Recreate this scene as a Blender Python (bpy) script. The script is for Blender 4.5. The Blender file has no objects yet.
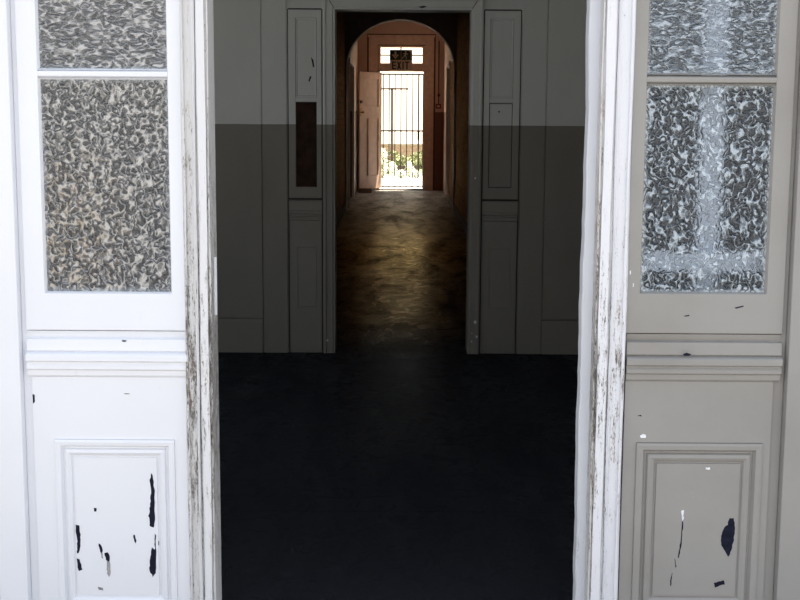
import bpy, bmesh, math, random
from mathutils import Vector, Matrix
S = bpy.context.scene
C = S.collection
random.seed(7)
R = math.radians

# ---------------------------------------------------------------- camera
cam_d = bpy.data.cameras.new('camera')
cam_d.sensor_width = 36.0
cam_d.lens = 1277.0 / 800.0 * 36.0
cam_d.clip_start = 0.05
cam_d.clip_end = 400
cam = bpy.data.objects.new('camera', cam_d)
C.objects.link(cam)
cam.location = (0, 0, 1.55)
cam.matrix_world = Matrix.Translation((0, 0, 1.55)) @ Matrix.Rotation(R(90 - 8.2), 4, 'X') @ Matrix.Rotation(R(0.35), 4, 'Z')
cam_d.shift_x = -0.5 / 800
S.camera = cam

# ---------------------------------------------------------------- world / sun / exposure
SKY = 1.34
W = bpy.data.worlds.new('sky')
S.world = W
W.use_nodes = True
nt = W.node_tree
nt.nodes.clear()
o = nt.nodes.new('ShaderNodeOutputWorld')
bg = nt.nodes.new('ShaderNodeBackground')
tc = nt.nodes.new('ShaderNodeTexCoord')
sx = nt.nodes.new('ShaderNodeSeparateXYZ')
cr = nt.nodes.new('ShaderNodeValToRGB')
cr.color_ramp.elements[0].position = 0.0
cr.color_ramp.elements[0].color = (1.0, 0.985, 0.97, 1)
cr.color_ramp.elements[1].position = 0.8
cr.color_ramp.elements[1].color = (0.66, 0.78, 1.0, 1)
e = cr.color_ramp.elements.new(0.22)
e.color = (0.96, 0.97, 1.0, 1)
nt.links.new(tc.outputs['Generated'], sx.inputs[0])
nt.links.new(sx.outputs['Z'], cr.inputs[0])
# hazy sky: brighter and warmer on the sun's side (+y)
sunside = nt.nodes.new('ShaderNodeMapRange')
sunside.interpolation_type = 'SMOOTHSTEP'
sunside.inputs['From Min'].default_value = -0.1
sunside.inputs['From Max'].default_value = 0.9
sunside.inputs['To Min'].default_value = SKY
sunside.inputs['To Max'].default_value = SKY * 1.85
nt.links.new(sx.outputs['Y'], sunside.inputs['Value'])
warm = nt.nodes.new('ShaderNodeMix'); warm.data_type = 'RGBA'; warm.blend_type = 'MULTIPLY'
warm.inputs[7].default_value = (1.0, 0.88, 0.70, 1)
wf = nt.nodes.new('ShaderNodeMapRange')
wf.inputs['From Min'].default_value = 0.0
wf.inputs['From Max'].default_value = 0.8
nt.links.new(sx.outputs['Y'], wf.inputs['Value'])
nt.links.new(wf.outputs[0], warm.inputs[0])
nt.links.new(cr.outputs[0], warm.inputs[6])
nt.links.new(warm.outputs[2], bg.inputs[0])
nt.links.new(sunside.outputs[0], bg.inputs[1])
nt.links.new(bg.outputs[0], o.inputs[0])

sun_d = bpy.data.lights.new('sun', 'SUN')
sun_d.energy = 32.0
sun_d.color = (1.0, 0.93, 0.82)
sun_d.angle = R(0.6)
sun = bpy.data.objects.new('sun', sun_d)
C.objects.link(sun)
sun.rotation_euler = Vector((0.34, 0.30, 1.0)).to_track_quat('Z', 'Y').to_euler()

S.view_settings.view_transform = 'Standard'
S.view_settings.look = 'None'
S.view_settings.exposure = 0.0
S.view_settings.gamma = 1.0
S.view_settings.use_curve_mapping = False
S.cycles.max_bounces = 10
S.cycles.diffuse_bounces = 6
S.cycles.glossy_bounces = 4
S.cycles.transparent_max_bounces = 12

# ---------------------------------------------------------------- mesh helpers
class MB:
    """collects verts, faces and material slots; build() links ONE object"""
    def __init__(self):
        self.v = []; self.f = []; self.m = []; self.cur = 0
    def face(self, idx):
        self.f.append(tuple(idx)); self.m.append(self.cur)
    def box(self, x0, x1, y0, y1, z0, z1):
        if x0 > x1: x0, x1 = x1, x0
        n = len(self.v)
        self.v += [(x, y, z) for z in (z0, z1) for y in (y0, y1) for x in (x0, x1)]
        for q in ((0, 2, 3, 1), (4, 5, 7, 6), (0, 1, 5, 4), (2, 6, 7, 3), (0, 4, 6, 2), (1, 3, 7, 5)):
            self.face([n + i for i in q])
        return self
    def prism_z(self, pts, z0, z1):
        """pts = list of (x, y), closed outline, extruded upright"""
        n = len(self.v); k = len(pts)
        a = sum(pts[i][0] * pts[(i + 1) % k][1] - pts[(i + 1) % k][0] * pts[i][1] for i in range(k))
        if a < 0: pts = pts[::-1]
        self.v += [(x, y, z0) for x, y in pts] + [(x, y, z1) for x, y in pts]
        for i in range(k):
            j = (i + 1) % k
            self.face((n + i, n + j, n + k + j, n + k + i))
        self.face([n + i for i in reversed(range(k))])
        self.face([n + k + i for i in range(k)])
        return self
    def prism_x(self, pts, x0, x1):
        """pts = list of (y, z), closed outline, extruded along x"""
        n = len(self.v); k = len(pts)
        a = sum(pts[i][0] * pts[(i + 1) % k][1] - pts[(i + 1) % k][0] * pts[i][1] for i in range(k))
        if a < 0: pts = pts[::-1]
        if x0 > x1: x0, x1 = x1, x0
        self.v += [(x0, y, z) for y, z in pts] + [(x1, y, z) for y, z in pts]
        for i in range(k):
            j = (i + 1) % k
            self.face((n + i, n + j, n + k + j, n + k + i))
        self.face([n + i for i in reversed(range(k))])
        self.face([n + k + i for i in range(k)])
        return self
    def rings(self, x0, x1, z0, z1, y, prof, cap=True):
        """mitred moulding round a rectangle, prof = [(inset, height towards -y)]; optional cap at the last ring"""
        if x0 > x1: x0, x1 = x1, x0
        n = len(self.v)
        for ins, h in prof:
            self.v += [(x0 + ins, y - h, z0 + ins), (x1 - ins, y - h, z0 + ins), (x1 - ins, y - h, z1 - ins), (x0 + ins, y - h, z1 - ins)]
        for r in range(len(prof) - 1):
            for i in range(4):
                j = (i + 1) % 4
                self.face((n + 4 * r + i, n + 4 * r + j, n + 4 * r + 4 + j, n + 4 * r + 4 + i))
        if cap:
            r = len(prof) - 1
            self.face([n + 4 * r + i for i in range(4)])
        return self
    def frame(self, x0, x1, z0, z1, g0, g1, h0, h1, ya, yb):
        """flat frame with a rectangular hole, no visible joints"""
        n = len(self.v)
        for y in (ya, yb):
            self.v += [(x0, y, z0), (x1, y, z0), (x1, y, z1), (x0, y, z1), (g0, y, h0), (g1, y, h0), (g1, y, h1), (g0, y, h1)]
        for i in range(4):
            j = (i + 1) % 4
            self.face((n + i, n + j, n + 4 + j, n + 4 + i))
            self.face((n + 8 + j, n + 8 + i, n + 12 + i, n + 12 + j))
            self.face((n + j, n + i, n + 8 + i, n + 8 + j))
            self.face((n + 4 + i, n + 4 + j, n + 12 + j, n + 12 + i))
        return self
    def poly_xz(self, pts, y):
        n = len(self.v); k = len(pts)
        a = sum(pts[i][0] * pts[(i + 1) % k][1] - pts[(i + 1) % k][0] * pts[i][1] for i in range(k))
        if a < 0: pts = pts[::-1]
        self.v += [(x, y, z) for x, z in pts]
        self.face(range(n, n + k))
        return self
    def tube(self, pts, r, seg=8):
        """round bar through points"""
        pts = [Vector(p) for p in pts]
        n = len(self.v)
        for i, p in enumerate(pts):
            d = (pts[min(i + 1, len(pts) - 1)] - pts[max(i - 1, 0)]).normalized()
            up = Vector((0, 0, 1)) if abs(d.z) < 0.9 else Vector((1, 0, 0))
            a = d.cross(up).normalized(); b = d.cross(a).normalized()
            rr = r[i] if isinstance(r, (list, tuple)) else r
            for s in range(seg):
                t = 2 * math.pi * s / seg
                self.v.append(tuple(p + a * rr * math.cos(t) + b * rr * math.sin(t)))
        for i in range(len(pts) - 1):
            for s in range(seg):
                t = (s + 1) % seg
                self.face((n + i * seg + s, n + i * seg + t, n + (i + 1) * seg + t, n + (i + 1) * seg + s))
        self.face([n + s for s in reversed(range(seg))])
        m = n + (len(pts) - 1) * seg
        self.face([m + s for s in range(seg)])
        return self
    def blob(self, c, r, seed=0, sub=1):
        bm = bmesh.new()
        bmesh.ops.create_icosphere(bm, subdivisions=sub, radius=1)
        rnd = random.Random(seed)
        n = len(self.v)
        for v in bm.verts:
            k = 1 + rnd.uniform(-.18, .18)
            self.v.append((c[0] + v.co.x * r[0] * k, c[1] + v.co.y * r[1] * k, c[2] + v.co.z * r[2] * k))
        for f in bm.faces: self.face([n + v.index for v in f.verts])
        bm.free()
        return self
    def leaf(self, c, d, l, w, up=(0, 0, 1)):
        c = Vector(c); d = Vector(d).normalized(); s = d.cross(Vector(up))
        if s.length < 1e-3: s = Vector((1, 0, 0))
        s.normalize(); nrm = s.cross(d)
        n = len(self.v)
        for p in (c, c + d * l * .4 + s * w * .5 + nrm * w * .15, c + d * l, c + d * l * .4 - s * w * .5 + nrm * w * .15):
            self.v.append(tuple(p))
        self.face((n, n + 1, n + 2)); self.face((n, n + 2, n + 3))
        return self
    def build(self, name, mats, parent=None, loc=None, bevel=0, smooth=False, rot=None):
        if not isinstance(mats, (list, tuple)): mats = [mats]
        me = bpy.data.meshes.new(name)
        if parent is not None: off = Vector(parent.get('_o', (0, 0, 0)))
        elif loc is not None: off = Vector(loc)
        else: off = Vector((0, 0, 0))
        me.from_pydata([tuple(Vector(p) - off) for p in self.v], [], self.f)
        for m in mats: me.materials.append(m)
        for p, mi in zip(me.polygons, self.m):
            p.material_index = mi
            p.use_smooth = smooth
        me.update()
        ob = bpy.data.objects.new(name, me)
        C.objects.link(ob)
        if parent is not None:
            ob.parent = parent
            ob['_o'] = tuple(off)
        elif loc is not None: ob.location = loc
        if parent is None: ob['_o'] = tuple(off)
        if bevel:
            b = ob.modifiers.new('soft edges', 'BEVEL')
            b.width = bevel; b.segments = 2; b.limit_method = 'ANGLE'; b.angle_limit = R(35)
        return ob

def root(name, loc, label=None, cat=None, kind=None, group=None):
    ob = bpy.data.objects.new(name, None)
    ob.empty_display_size = .1
    C.objects.link(ob)
    ob.location = loc
    ob['_o'] = tuple(loc)
    return tag(ob, label, cat, kind, group)

def tag(ob, label=None, cat=None, kind=None, group=None):
    if label: ob['label'] = label
    if cat: ob['category'] = cat
    if kind: ob['kind'] = kind
    if group: ob['group'] = group
    return ob

# ---------------------------------------------------------------- materials
class N:
    def __init__(self, name):
        self.mat = bpy.data.materials.new(name)
        self.mat.use_nodes = True
        self.t = self.mat.node_tree
        self.t.nodes.clear()
        self.out = self.t.nodes.new('ShaderNodeOutputMaterial')
    def n(self, typ, ins=None, **kw):
        nd = self.t.nodes.new(typ)
        for k, v in kw.items(): setattr(nd, k, v)
        for k, v in (ins or {}).items():
            s = nd.inputs[k]
            if hasattr(v, 'is_linked') or isinstance(v, bpy.types.NodeSocket): self.t.links.new(v, s)
            else: s.default_value = v
        return nd
    def pos(self): return self.n('ShaderNodeNewGeometry').outputs['Position']
    def mapped(self, scale=(1, 1, 1), rot=(0, 0, 0), loc=(0, 0, 0)):
        return self.n('ShaderNodeMapping', {'Vector': self.pos(), 'Scale': scale, 'Rotation': rot, 'Location': loc}).outputs[0]
    def noise(self, vec, scale, detail=4, rough=.55, dist=0):
        return self.n('ShaderNodeTexNoise', {'Vector': vec, 'Scale': scale, 'Detail': detail, 'Roughness': rough, 'Distortion': dist}).outputs['Fac']
    def ramp(self, fac, stops):
        r = self.n('ShaderNodeValToRGB', {'Fac': fac})
        el = r.color_ramp.elements
        el[0].position, el[0].color = stops[0][0], col(stops[0][1])
        el[1].position, el[1].color = stops[-1][0], col(stops[-1][1])
        for p, c in stops[1:-1]:
            x = el.new(p); x.color = col(c)
        return r.outputs[0]
    def mix(self, fac, a, b, blend='MIX'):
        m = self.n('ShaderNodeMix', data_type='RGBA', blend_type=blend)
        for s, v in ((m.inputs[0], fac), (m.inputs[6], a), (m.inputs[7], b)):
            if isinstance(v, bpy.types.NodeSocket): self.t.links.new(v, s)
            elif isinstance(v, (int, float)): s.default_value = v
            else: s.default_value = col(v)
        return m.outputs[2]
    def math(self, op, a, b=0.0, c=0.0, clamp=False):
        m = self.n('ShaderNodeMath', operation=op, use_clamp=clamp)
        for s, v in zip(m.inputs, (a, b, c)):
            if isinstance(v, bpy.types.NodeSocket): self.t.links.new(v, s)
            else: s.default_value = v
        return m.outputs[0]
    def bump(self, h, strength, dist):
        return self.n('ShaderNodeBump', {'Height': h, 'Strength': strength, 'Distance': dist}).outputs[0]
    def pbr(self, color, rough=.6, normal=None, spec=.4, **kw):
        p = self.n('ShaderNodeBsdfPrincipled')
        def put(k, v):
            s = p.inputs[k]
            if isinstance(v, bpy.types.NodeSocket): self.t.links.new(v, s)
            elif k in ('Base Color', 'Emission Color', 'Specular Tint'): s.default_value = col(v)
            else: s.default_value = v
        put('Base Color', color); put('Roughness', rough); put('Specular IOR Level', spec)
        if normal is not None: put('Normal', normal)
        for k, v in kw.items(): put(k, v)
        return p.outputs[0]
    def done(self, sh):
        self.t.links.new(sh, self.out.inputs[0])
        return self.mat

def col(c):
    if isinstance(c, (int, float)): return (c, c, c, 1)
    return tuple(c) + (1,) if len(c) == 3 else tuple(c)

def srgb(r, g, b):
    return tuple(((x / 255) / 12.92 if x / 255 < .04045 else ((x / 255 + .055) / 1.055) ** 2.4) for x in (r, g, b))

M = {}
def plain(name, c, rough=.6, nscale=20, namt=.12, bump=.0, bd=.002, metallic=0.0, spec=.4):
    m = N(name)
    f = m.noise(m.pos(), nscale, 5)
    c1 = tuple(x * (1 - namt) for x in c); c2 = tuple(min(1, x * (1 + namt)) for x in c)
    cc = m.ramp(f, [(.3, c1), (.7, c2)])
    nb = m.bump(f, bump, bd) if bump else None
    M[name] = m.done(m.pbr(cc, rough, nb, spec, Metallic=metallic))
    return M[name]

# old gloss paint on timber, smooth areas
def paint(name, c, grime=(.45, .43, .40), amt=.16, rough=.45):
    m = N(name)
    p = m.pos()
    big = m.noise(p, 3.0, 5, .6)
    base = m.mix(m.ramp(big, [(.42, 0), (.80, amt)]), c, grime)
    smear = m.noise(m.mapped((38, 38, 9)), 1.0, 6, .65)
    base = m.mix(m.ramp(smear, [(.64, 0), (.80, .30)]), base, grime)
    h = m.noise(m.mapped((60, 60, 14)), 1.0, 5, .6)
    M[name] = m.done(m.pbr(base, rough, m.bump(h, .25, .002), .35))
    return M[name]

paint('white_paint', (.80, .815, .85), grime=(.50, .49, .48), amt=.10)
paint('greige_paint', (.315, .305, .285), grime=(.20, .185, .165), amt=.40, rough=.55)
paint('shadow_gap', (.34, .33, .33), amt=.3)

# casing paint: white, crazed and flaking down to grey timber, worst at hand height
def worn(name, c, lo, hi, dark=(.15, .135, .12), grey=(.42, .41, .39), z0=.82, zr=.85, gain=.10):
    m = N(name)
    z = m.n('ShaderNodeSeparateXYZ', {0: m.pos()}).outputs['Z']
    zz = m.math('SUBTRACT', 1.0, m.math('ABSOLUTE', m.math('DIVIDE', m.math('SUBTRACT', z, z0), zr)), clamp=True)
    n1 = m.noise(m.mapped((330, 330, 95)), 1.0, 5, .7, .6)
    n2 = m.noise(m.mapped((120, 120, 13), loc=(3, 1, 7)), 1.0, 4, .6, .2)
    n3 = m.noise(m.mapped((300, 300, 80), loc=(8, 5, 2)), 1.0, 5, .75, .8)
    up = m.math('MULTIPLY', zz, gain)
    t1 = m.math('ADD', m.math('ADD', m.math('MULTIPLY', n2, .55), m.math('MULTIPLY', n1, .45)), up)
    t2 = m.math('ADD', m.math('ADD', m.math('MULTIPLY', n2, .40), m.math('MULTIPLY', n3, .60)), up)
    gmask = m.ramp(t1, [(lo, 0), (lo + .09, 1)])
    dmask = m.ramp(t2, [(hi, 0), (hi + .025, 1)])
    warm = m.noise(m.mapped((40, 40, 4)), 1.0, 3)
    g2 = m.mix(m.ramp(warm, [(.45, 0), (.7, 1)]), grey, (.56, .49, .40))
    base = m.mix(m.math('MULTIPLY', gmask, .8), c, g2)
    base = m.mix(dmask, base, dark)
    M[name] = m.done(m.pbr(base, .55, m.bump(m.math('SUBTRACT', m.math('MULTIPLY', n1, .5), dmask), .5, .0015), .3))
worn('worn_white', (.73, .735, .745), .60, .65)
worn('worn_groove', (.66, .655, .65), .545, .605, gain=.115)
worn('worn_light', (.76, .77, .80), .60, .642)
worn('worn_stop', (.70, .72, .76), .64, .70, z0=.3, zr=.5)

plain('bare_chip', (.014, .015, .028), .9, 60, .3, spec=.1)
plain('primer_chip', (.78, .80, .84), .6, 90, .2)
plain('grey_chip', (.30, .29, .30), .6, 90, .4)

# inner partition: two-tone paint with a hand-painted line
def twotone(name, up, low, line, wob=.004, rough=.5, extra=None):
    m = N(name)
    p = m.pos()
    z = m.n('ShaderNodeSeparateXYZ', {0: p}).outputs['Z']
    w = m.noise(m.mapped((6, 6, 2)), 1.0, 3)
    zl = m.math('ADD', z, m.math('MULTIPLY', m.math('SUBTRACT', w, .5), wob))
    msk = m.math('GREATER_THAN', zl, line)
    var = m.noise(m.mapped((4, 4, 2)), 1.0, 5, .6)
    a = m.mix(m.ramp(var, [(.35, 0), (.75, .25)]), up, tuple(x * .7 for x in up))
    b = m.mix(m.ramp(var, [(.35, 0), (.75, .3)]), low, tuple(x * .65 for x in low))
    cc = m.mix(msk, b, a)
    h = m.noise(p, 90, 4)
    M[name] = m.done(m.pbr(cc, rough, m.bump(h, .12, .002), .3))
twotone('inner_paint', (.70, .71, .69), (.25, .235, .21), 1.493)
twotone('hall_plaster', (.78, .55, .43), (.26, .13, .085), 1.635, rough=.6)

plain('brown_board', (.034, .016, .009), .6, 14, .6, spec=.12)
plain('dark_edge', (.03, .028, .026), .8)
plain('ceiling_paint', (.45, .45, .44), .8, 3)
plain('room_wall', (.44, .35, .24), .8, 3)
plain('hall_trim', (.80, .58, .46), .5, 12)
plain('hall_trim_dark', (.12, .055, .035), .5, 12)
plain('door_paint', (.64, .42, .29), .5, 8, .1)
plain('iron', (.05, .04, .038), .5, 60, .3, metallic=.3)
plain('brass', (.45, .30, .12), .35, 60, .3, metallic=1.0)
plain('concrete', (.62, .60, .56), .9, 6, .12, .2, .004)
plain('paving', (.13, .13, .135), .9, 6, .2, .2, .004)
plain('soil', (.16, .12, .08), .95, 8, .3, .6, .02)
plain('lawn', (.14, .20, .07), .95, 25, .4, .6, .02)
plain('leaf_green', (.21, .22, .08), .6, 30, .4)
plain('leaf_sunlit', (.85, .86, .72), .6, 30, .08)  # white of sun-overexposed leaves put into the colour
plain('stem', (.16, .20, .07), .7)
plain('timber_post', (.10, .06, .05), .8, 30, .3)
plain('sign_green', (.02, .045, .03), .5, 40, .1)
plain('sign_pale', (.62, .50, .38), .5, 40, .1)
plain('sign_letter', (.02, .015, .01), .5, 40, .1)
plain('alarm_red', (.30, .04, .03), .4, 40, .1)
plain('alarm_face', (.75, .62, .50), .4, 40, .1)
plain('metal_plate', (.80, .82, .86), .35, 60, .08, metallic=.0)
plain('roof_sheet', (.20, .20, .20), .6)
plain('stone_sill', (.42, .40, .37), .7, 12, .2)

# brick
def brick(name, c1, c2, mortar, axis='YZ', gloss=.2):
    m = N(name)
    s = m.n('ShaderNodeSeparateXYZ', {0: m.pos()})
    cx = m.n('ShaderNodeCombineXYZ', {0: s.outputs['Y' if axis == 'YZ' else 'X'], 1: s.outputs['Z'], 2: 0.0}).outputs[0]
    wob = m.n('ShaderNodeTexNoise', {'Vector': m.pos(), 'Scale': 9.0, 'Detail': 3.0}).outputs['Color']
    cx2 = m.n('ShaderNodeVectorMath', {0: cx, 1: m.n('ShaderNodeVectorMath', {0: wob, 'Scale': .02}, operation='SCALE').outputs[0]}, operation='ADD').outputs[0]
    b = m.n('ShaderNodeTexBrick', {'Vector': cx2, 'Color1': col(c1), 'Color2': col(c2), 'Mortar': col(mortar), 'Scale': 1.0,
            'Mortar Size': .011, 'Mortar Smooth': .2, 'Bias': 0.0, 'Brick Width': .24, 'Row Height': .088})
    v = m.noise(m.pos(), 12, 5)
    cc = m.mix(m.ramp(v, [(.35, 0), (.7, .55)]), b.outputs['Color'], tuple(x * .4 for x in c1))
    h = m.math('ADD', m.math('MULTIPLY', m.math('SUBTRACT', 1.0, b.outputs['Fac']), 1.0), m.math('MULTIPLY', m.noise(m.pos(), 45, 4), .9))
    nb = m.bump(h, 1.0, .05)
    d = m.n('ShaderNodeBsdfDiffuse', {'Color': cc, 'Normal': nb}).outputs[0]
    g = m.n('ShaderNodeBsdfGlossy', {'Color': m.mix(.5, cc, (1, .62, .36)), 'Roughness': .40, 'Normal': nb}).outputs[0]  # orange light on the brickwork put into the gloss tint
    fr = m.n('ShaderNodeFresnel', {'IOR': 1.5, 'Normal': nb}).outputs[0]
    M[name] = m.done(m.n('ShaderNodeMixShader', {0: m.math('MULTIPLY', m.math('MULTIPLY', fr, gloss), m.math('MULTIPLY', m.ramp(m.noise(m.mapped((5, 2.2, 16)), 1.0, 4, .65, .8), [(.42, .04), (.60, 1)]), m.math('SUBTRACT', 1.0, m.math('MULTIPLY', b.outputs['Fac'], .9))), clamp=True), 1: d, 2: g}).outputs[0])
brick('hall_brick', (.46, .25, .14), (.30, .16, .09), (.40, .29, .20), gloss=1.7)
brick('facade_brick', (.14, .07, .05), (.10, .05, .04), (.20, .18, .16), 'XZ')
brick('garden_brick', (.96, .56, .46), (.90, .52, .43), (.92, .62, .52), 'XZ')

# worn dark boards with scuffs, bare and dusty towards the far door
m = N('floor_boards')
p = m.pos()
s = m.n('ShaderNodeSeparateXYZ', {0: p})
st = m.noise(m.mapped((3.2, 2.0, 1)), 1.0, 6, .62, .4)
sp = m.noise(m.mapped((8, 6.0, 1), loc=(4, 2, 0)), 1.0, 7, .7, 1.2)
fn = m.noise(m.mapped((30, 12, 1)), 1.0, 4, .6)
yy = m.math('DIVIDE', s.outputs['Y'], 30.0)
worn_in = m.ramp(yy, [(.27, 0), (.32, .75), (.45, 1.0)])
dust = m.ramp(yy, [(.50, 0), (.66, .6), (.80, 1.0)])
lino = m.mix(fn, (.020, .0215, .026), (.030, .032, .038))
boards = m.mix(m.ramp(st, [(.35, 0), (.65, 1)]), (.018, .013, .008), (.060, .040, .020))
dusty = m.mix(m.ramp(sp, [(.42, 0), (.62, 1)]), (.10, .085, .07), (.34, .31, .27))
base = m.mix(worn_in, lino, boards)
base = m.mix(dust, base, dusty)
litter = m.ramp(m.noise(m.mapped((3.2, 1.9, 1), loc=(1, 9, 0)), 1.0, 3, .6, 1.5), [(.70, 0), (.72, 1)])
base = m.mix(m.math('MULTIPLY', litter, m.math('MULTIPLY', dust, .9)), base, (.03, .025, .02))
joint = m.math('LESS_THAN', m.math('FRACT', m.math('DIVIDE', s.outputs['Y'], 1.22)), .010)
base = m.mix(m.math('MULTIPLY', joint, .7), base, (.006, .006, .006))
rg = m.math('ADD', m.ramp(sp, [(.3, .20), (.7, .38)]), m.math('MULTIPLY', dust, .22))
hh = m.math('ADD', m.math('MULTIPLY', st, 1.0), m.math('MULTIPLY', sp, .8))
hh = m.math('SUBTRACT', hh, m.math('MULTIPLY', joint, .3))
nb = m.bump(hh, .30, .008)
d = m.n('ShaderNodeBsdfDiffuse', {'Color': base, 'Normal': nb}).outputs[0]
sheen_tint = m.mix(dust, m.mix(worn_in, (.75, .85, 1.0), (1.0, .80, .44)), (.80, .76, .70))  # colour of the floor sheen painted into the gloss: bluish, gold, grey
patch = m.ramp(m.noise(m.mapped((3.5, .9, 1), loc=(7, 7, 0)), 1.0, 5, .65, .6), [(.36, .25), (.60, 1)])
gl = m.n('ShaderNodeBsdfGlossy', {'Color': sheen_tint, 'Roughness': rg, 'Normal': nb}).outputs[0]
fr = m.n('ShaderNodeFresnel', {'IOR': 1.40}).outputs[0]
k = m.math('MULTIPLY', m.math('MULTIPLY', fr, patch), m.math('ADD', .20, m.math('MULTIPLY', worn_in, .34)))
M['floor_boards'] = m.done(m.n('ShaderNodeMixShader', {0: k, 1: d, 2: gl}).outputs[0])

# figured obscure glass: clear sheet with a deep hammered relief and a film painted with reflected light and dark
def obscure(name, sc, lo, hi, film, stretch=(1, 1, 1), rot=0.0, stain_reflect_zone=None, pane=None, cover=.5):
    m = N(name)
    mp = m.mapped(stretch, rot=(0, rot, 0))
    def vadd(a, b): return m.n('ShaderNodeVectorMath', {0: a, 1: b}, operation='ADD').outputs[0]
    def vscale(a, k): return m.n('ShaderNodeVectorMath', {0: a, 'Scale': k}, operation='SCALE').outputs[0]
    w1 = m.n('ShaderNodeTexNoise', {'Vector': mp, 'Scale': sc * 1.1, 'Detail': 1.0, 'Roughness': .5}).outputs['Color']
    wp = vadd(mp, vscale(w1, .9 / sc))
    n1 = m.noise(wp, sc, 1.2, .45, .3)
    # contour ridges of the relief: curling, broken lines
    tri = m.math('ABSOLUTE', m.math('SUBTRACT', m.math('FRACT', m.math('MULTIPLY', n1, 4.2)), .5))
    n2 = m.noise(vadd(mp, (3.7, 1.3, 9.1)), sc * 1.5, 2.0, .5)
    tri = m.math('ADD', tri, m.math('MULTIPLY', m.math('SUBTRACT', n2, .5), .55))
    hh = m.ramp(tri, [(.0, 0), (.5, 1.0)])
    nb = m.bump(hh, 1.0, .009)
    mk = m.ramp(tri, cover)
    tc_ = m.mix(mk, lo, hi)
    if stain_reflect_zone:  # amber stains that also stand for warm reflected surroundings
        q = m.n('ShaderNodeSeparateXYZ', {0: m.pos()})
        dx = m.math('MULTIPLY', m.math('SUBTRACT', q.outputs['X'], stain_reflect_zone[0]), 4.5)
        dz = m.math('MULTIPLY', m.math('SUBTRACT', q.outputs['Z'], stain_reflect_zone[1]), 3.2)
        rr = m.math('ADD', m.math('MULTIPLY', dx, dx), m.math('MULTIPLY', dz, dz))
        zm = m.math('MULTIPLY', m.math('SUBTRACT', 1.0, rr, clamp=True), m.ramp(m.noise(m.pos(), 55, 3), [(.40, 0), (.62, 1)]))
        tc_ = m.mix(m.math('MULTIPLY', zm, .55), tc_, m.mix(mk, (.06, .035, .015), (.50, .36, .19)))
    film = m.math('ADD', film - .34, m.math('MULTIPLY', mk, .45))
    if pane:      # dried paint smeared over the edge of the pane
        q = m.n('ShaderNodeSeparateXYZ', {0: m.pos()})
        ex = m.math('MINIMUM', m.math('SUBTRACT', q.outputs['X'], pane[0]), m.math('SUBTRACT', pane[1], q.outputs['X']))
        ez = m.math('MINIMUM', m.math('SUBTRACT', q.outputs['Z'], pane[2]), m.math('SUBTRACT', pane[3], q.outputs['Z']))
        ed = m.math('ADD', m.math('MINIMUM', ex, ez), m.math('MULTIPLY', m.math('SUBTRACT', m.noise(m.pos(), 45, 4, .6), .5), .022))
        em = m.ramp(m.math('MULTIPLY', ed, 30.0), [(.16, pane[4]), (.42, 0)])
        tc_ = m.mix(em, tc_, (.50, .55, .58))
        film = m.math('ADD', film, m.math('MULTIPLY', em, m.math('SUBTRACT', 1.0, film)), clamp=True)
    d = m.n('ShaderNodeBsdfDiffuse', {'Color': tc_, 'Normal': nb}).outputs[0]
    gl = m.n('ShaderNodeBsdfGlossy', {'Color': (1, 1, 1, 1), 'Roughness': .12, 'Normal': nb}).outputs[0]
    tr = m.n('ShaderNodeBsdfRefraction', {'Color': (.88, .91, .95, 1), 'IOR': 1.28, 'Roughness': .10, 'Normal': nb}).outputs[0]
    fr = m.n('ShaderNodeFresnel', {'IOR': 1.6, 'Normal': nb}).outputs[0]
    a = m.n('ShaderNodeMixShader', {0: film, 1: tr, 2: d}).outputs[0]
    b = m.n('ShaderNodeMixShader', {0: m.math('MULTIPLY', fr, 1.0, clamp=True), 1: a, 2: gl}).outputs[0]
    # the film lies on the outer skin only; leaving the sheet light meets clear glass
    back = m.n('ShaderNodeNewGeometry').outputs['Backfacing']
    clear = m.n('ShaderNodeBsdfTransparent', {'Color': (.97, .98, .98, 1)}).outputs[0]
    M[name] = m.done(m.n('ShaderNodeMixShader', {0: back, 1: b, 2: clear}).outputs[0])
obscure('glass_warm', 44, (.022, .02, .018), (.60, .58, .54), .72, (1, 1, .9), 0, (-.93, 1.22), (-.985, -.6335, 1.063, 1.644, .5), [(.02, 0), (.12, .25), (.28, .55), (.42, 1)])  # warm film tint stands for surroundings reflected on the left
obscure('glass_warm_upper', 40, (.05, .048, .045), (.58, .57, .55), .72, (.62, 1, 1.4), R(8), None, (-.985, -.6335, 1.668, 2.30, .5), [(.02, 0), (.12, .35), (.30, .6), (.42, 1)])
obscure('glass_cool', 42, (.03, .05, .08), (.62, .71, .78), .55, (1, 1, .85), 0, None, (.6625, 1.013, 1.068, 1.640, 1.0), [(.06, 0), (.20, .2), (.32, .5), (.45, 1)])  # blue film tint stands for sky reflected on the right
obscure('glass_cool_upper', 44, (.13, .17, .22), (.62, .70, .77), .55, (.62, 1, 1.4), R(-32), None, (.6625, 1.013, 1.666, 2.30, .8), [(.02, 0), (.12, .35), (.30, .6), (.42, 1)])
m = N('clear_glass')
tr = m.n('ShaderNodeBsdfTransparent', {'Color': (.93, .95, .95, 1)}).outputs[0]
gl = m.n('ShaderNodeBsdfGlossy', {'Roughness': .03}).outputs[0]
M['clear_glass'] = m.done(m.n('ShaderNodeMixShader', {0: .08, 1: tr, 2: gl}).outputs[0])

# ================================================================ SETTING
FY = 3.5          # face of the entrance screen
BY = 8.3          # face of the inner partition
EY = 27.0         # face of the end wall
RW = 3.3          # half width of the front room
CW = 0.90         # half width of the hall

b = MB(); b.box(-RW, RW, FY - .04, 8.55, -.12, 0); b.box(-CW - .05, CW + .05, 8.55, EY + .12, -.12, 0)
tag(b.build('floor', M['floor_boards']), kind='structure')

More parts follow.
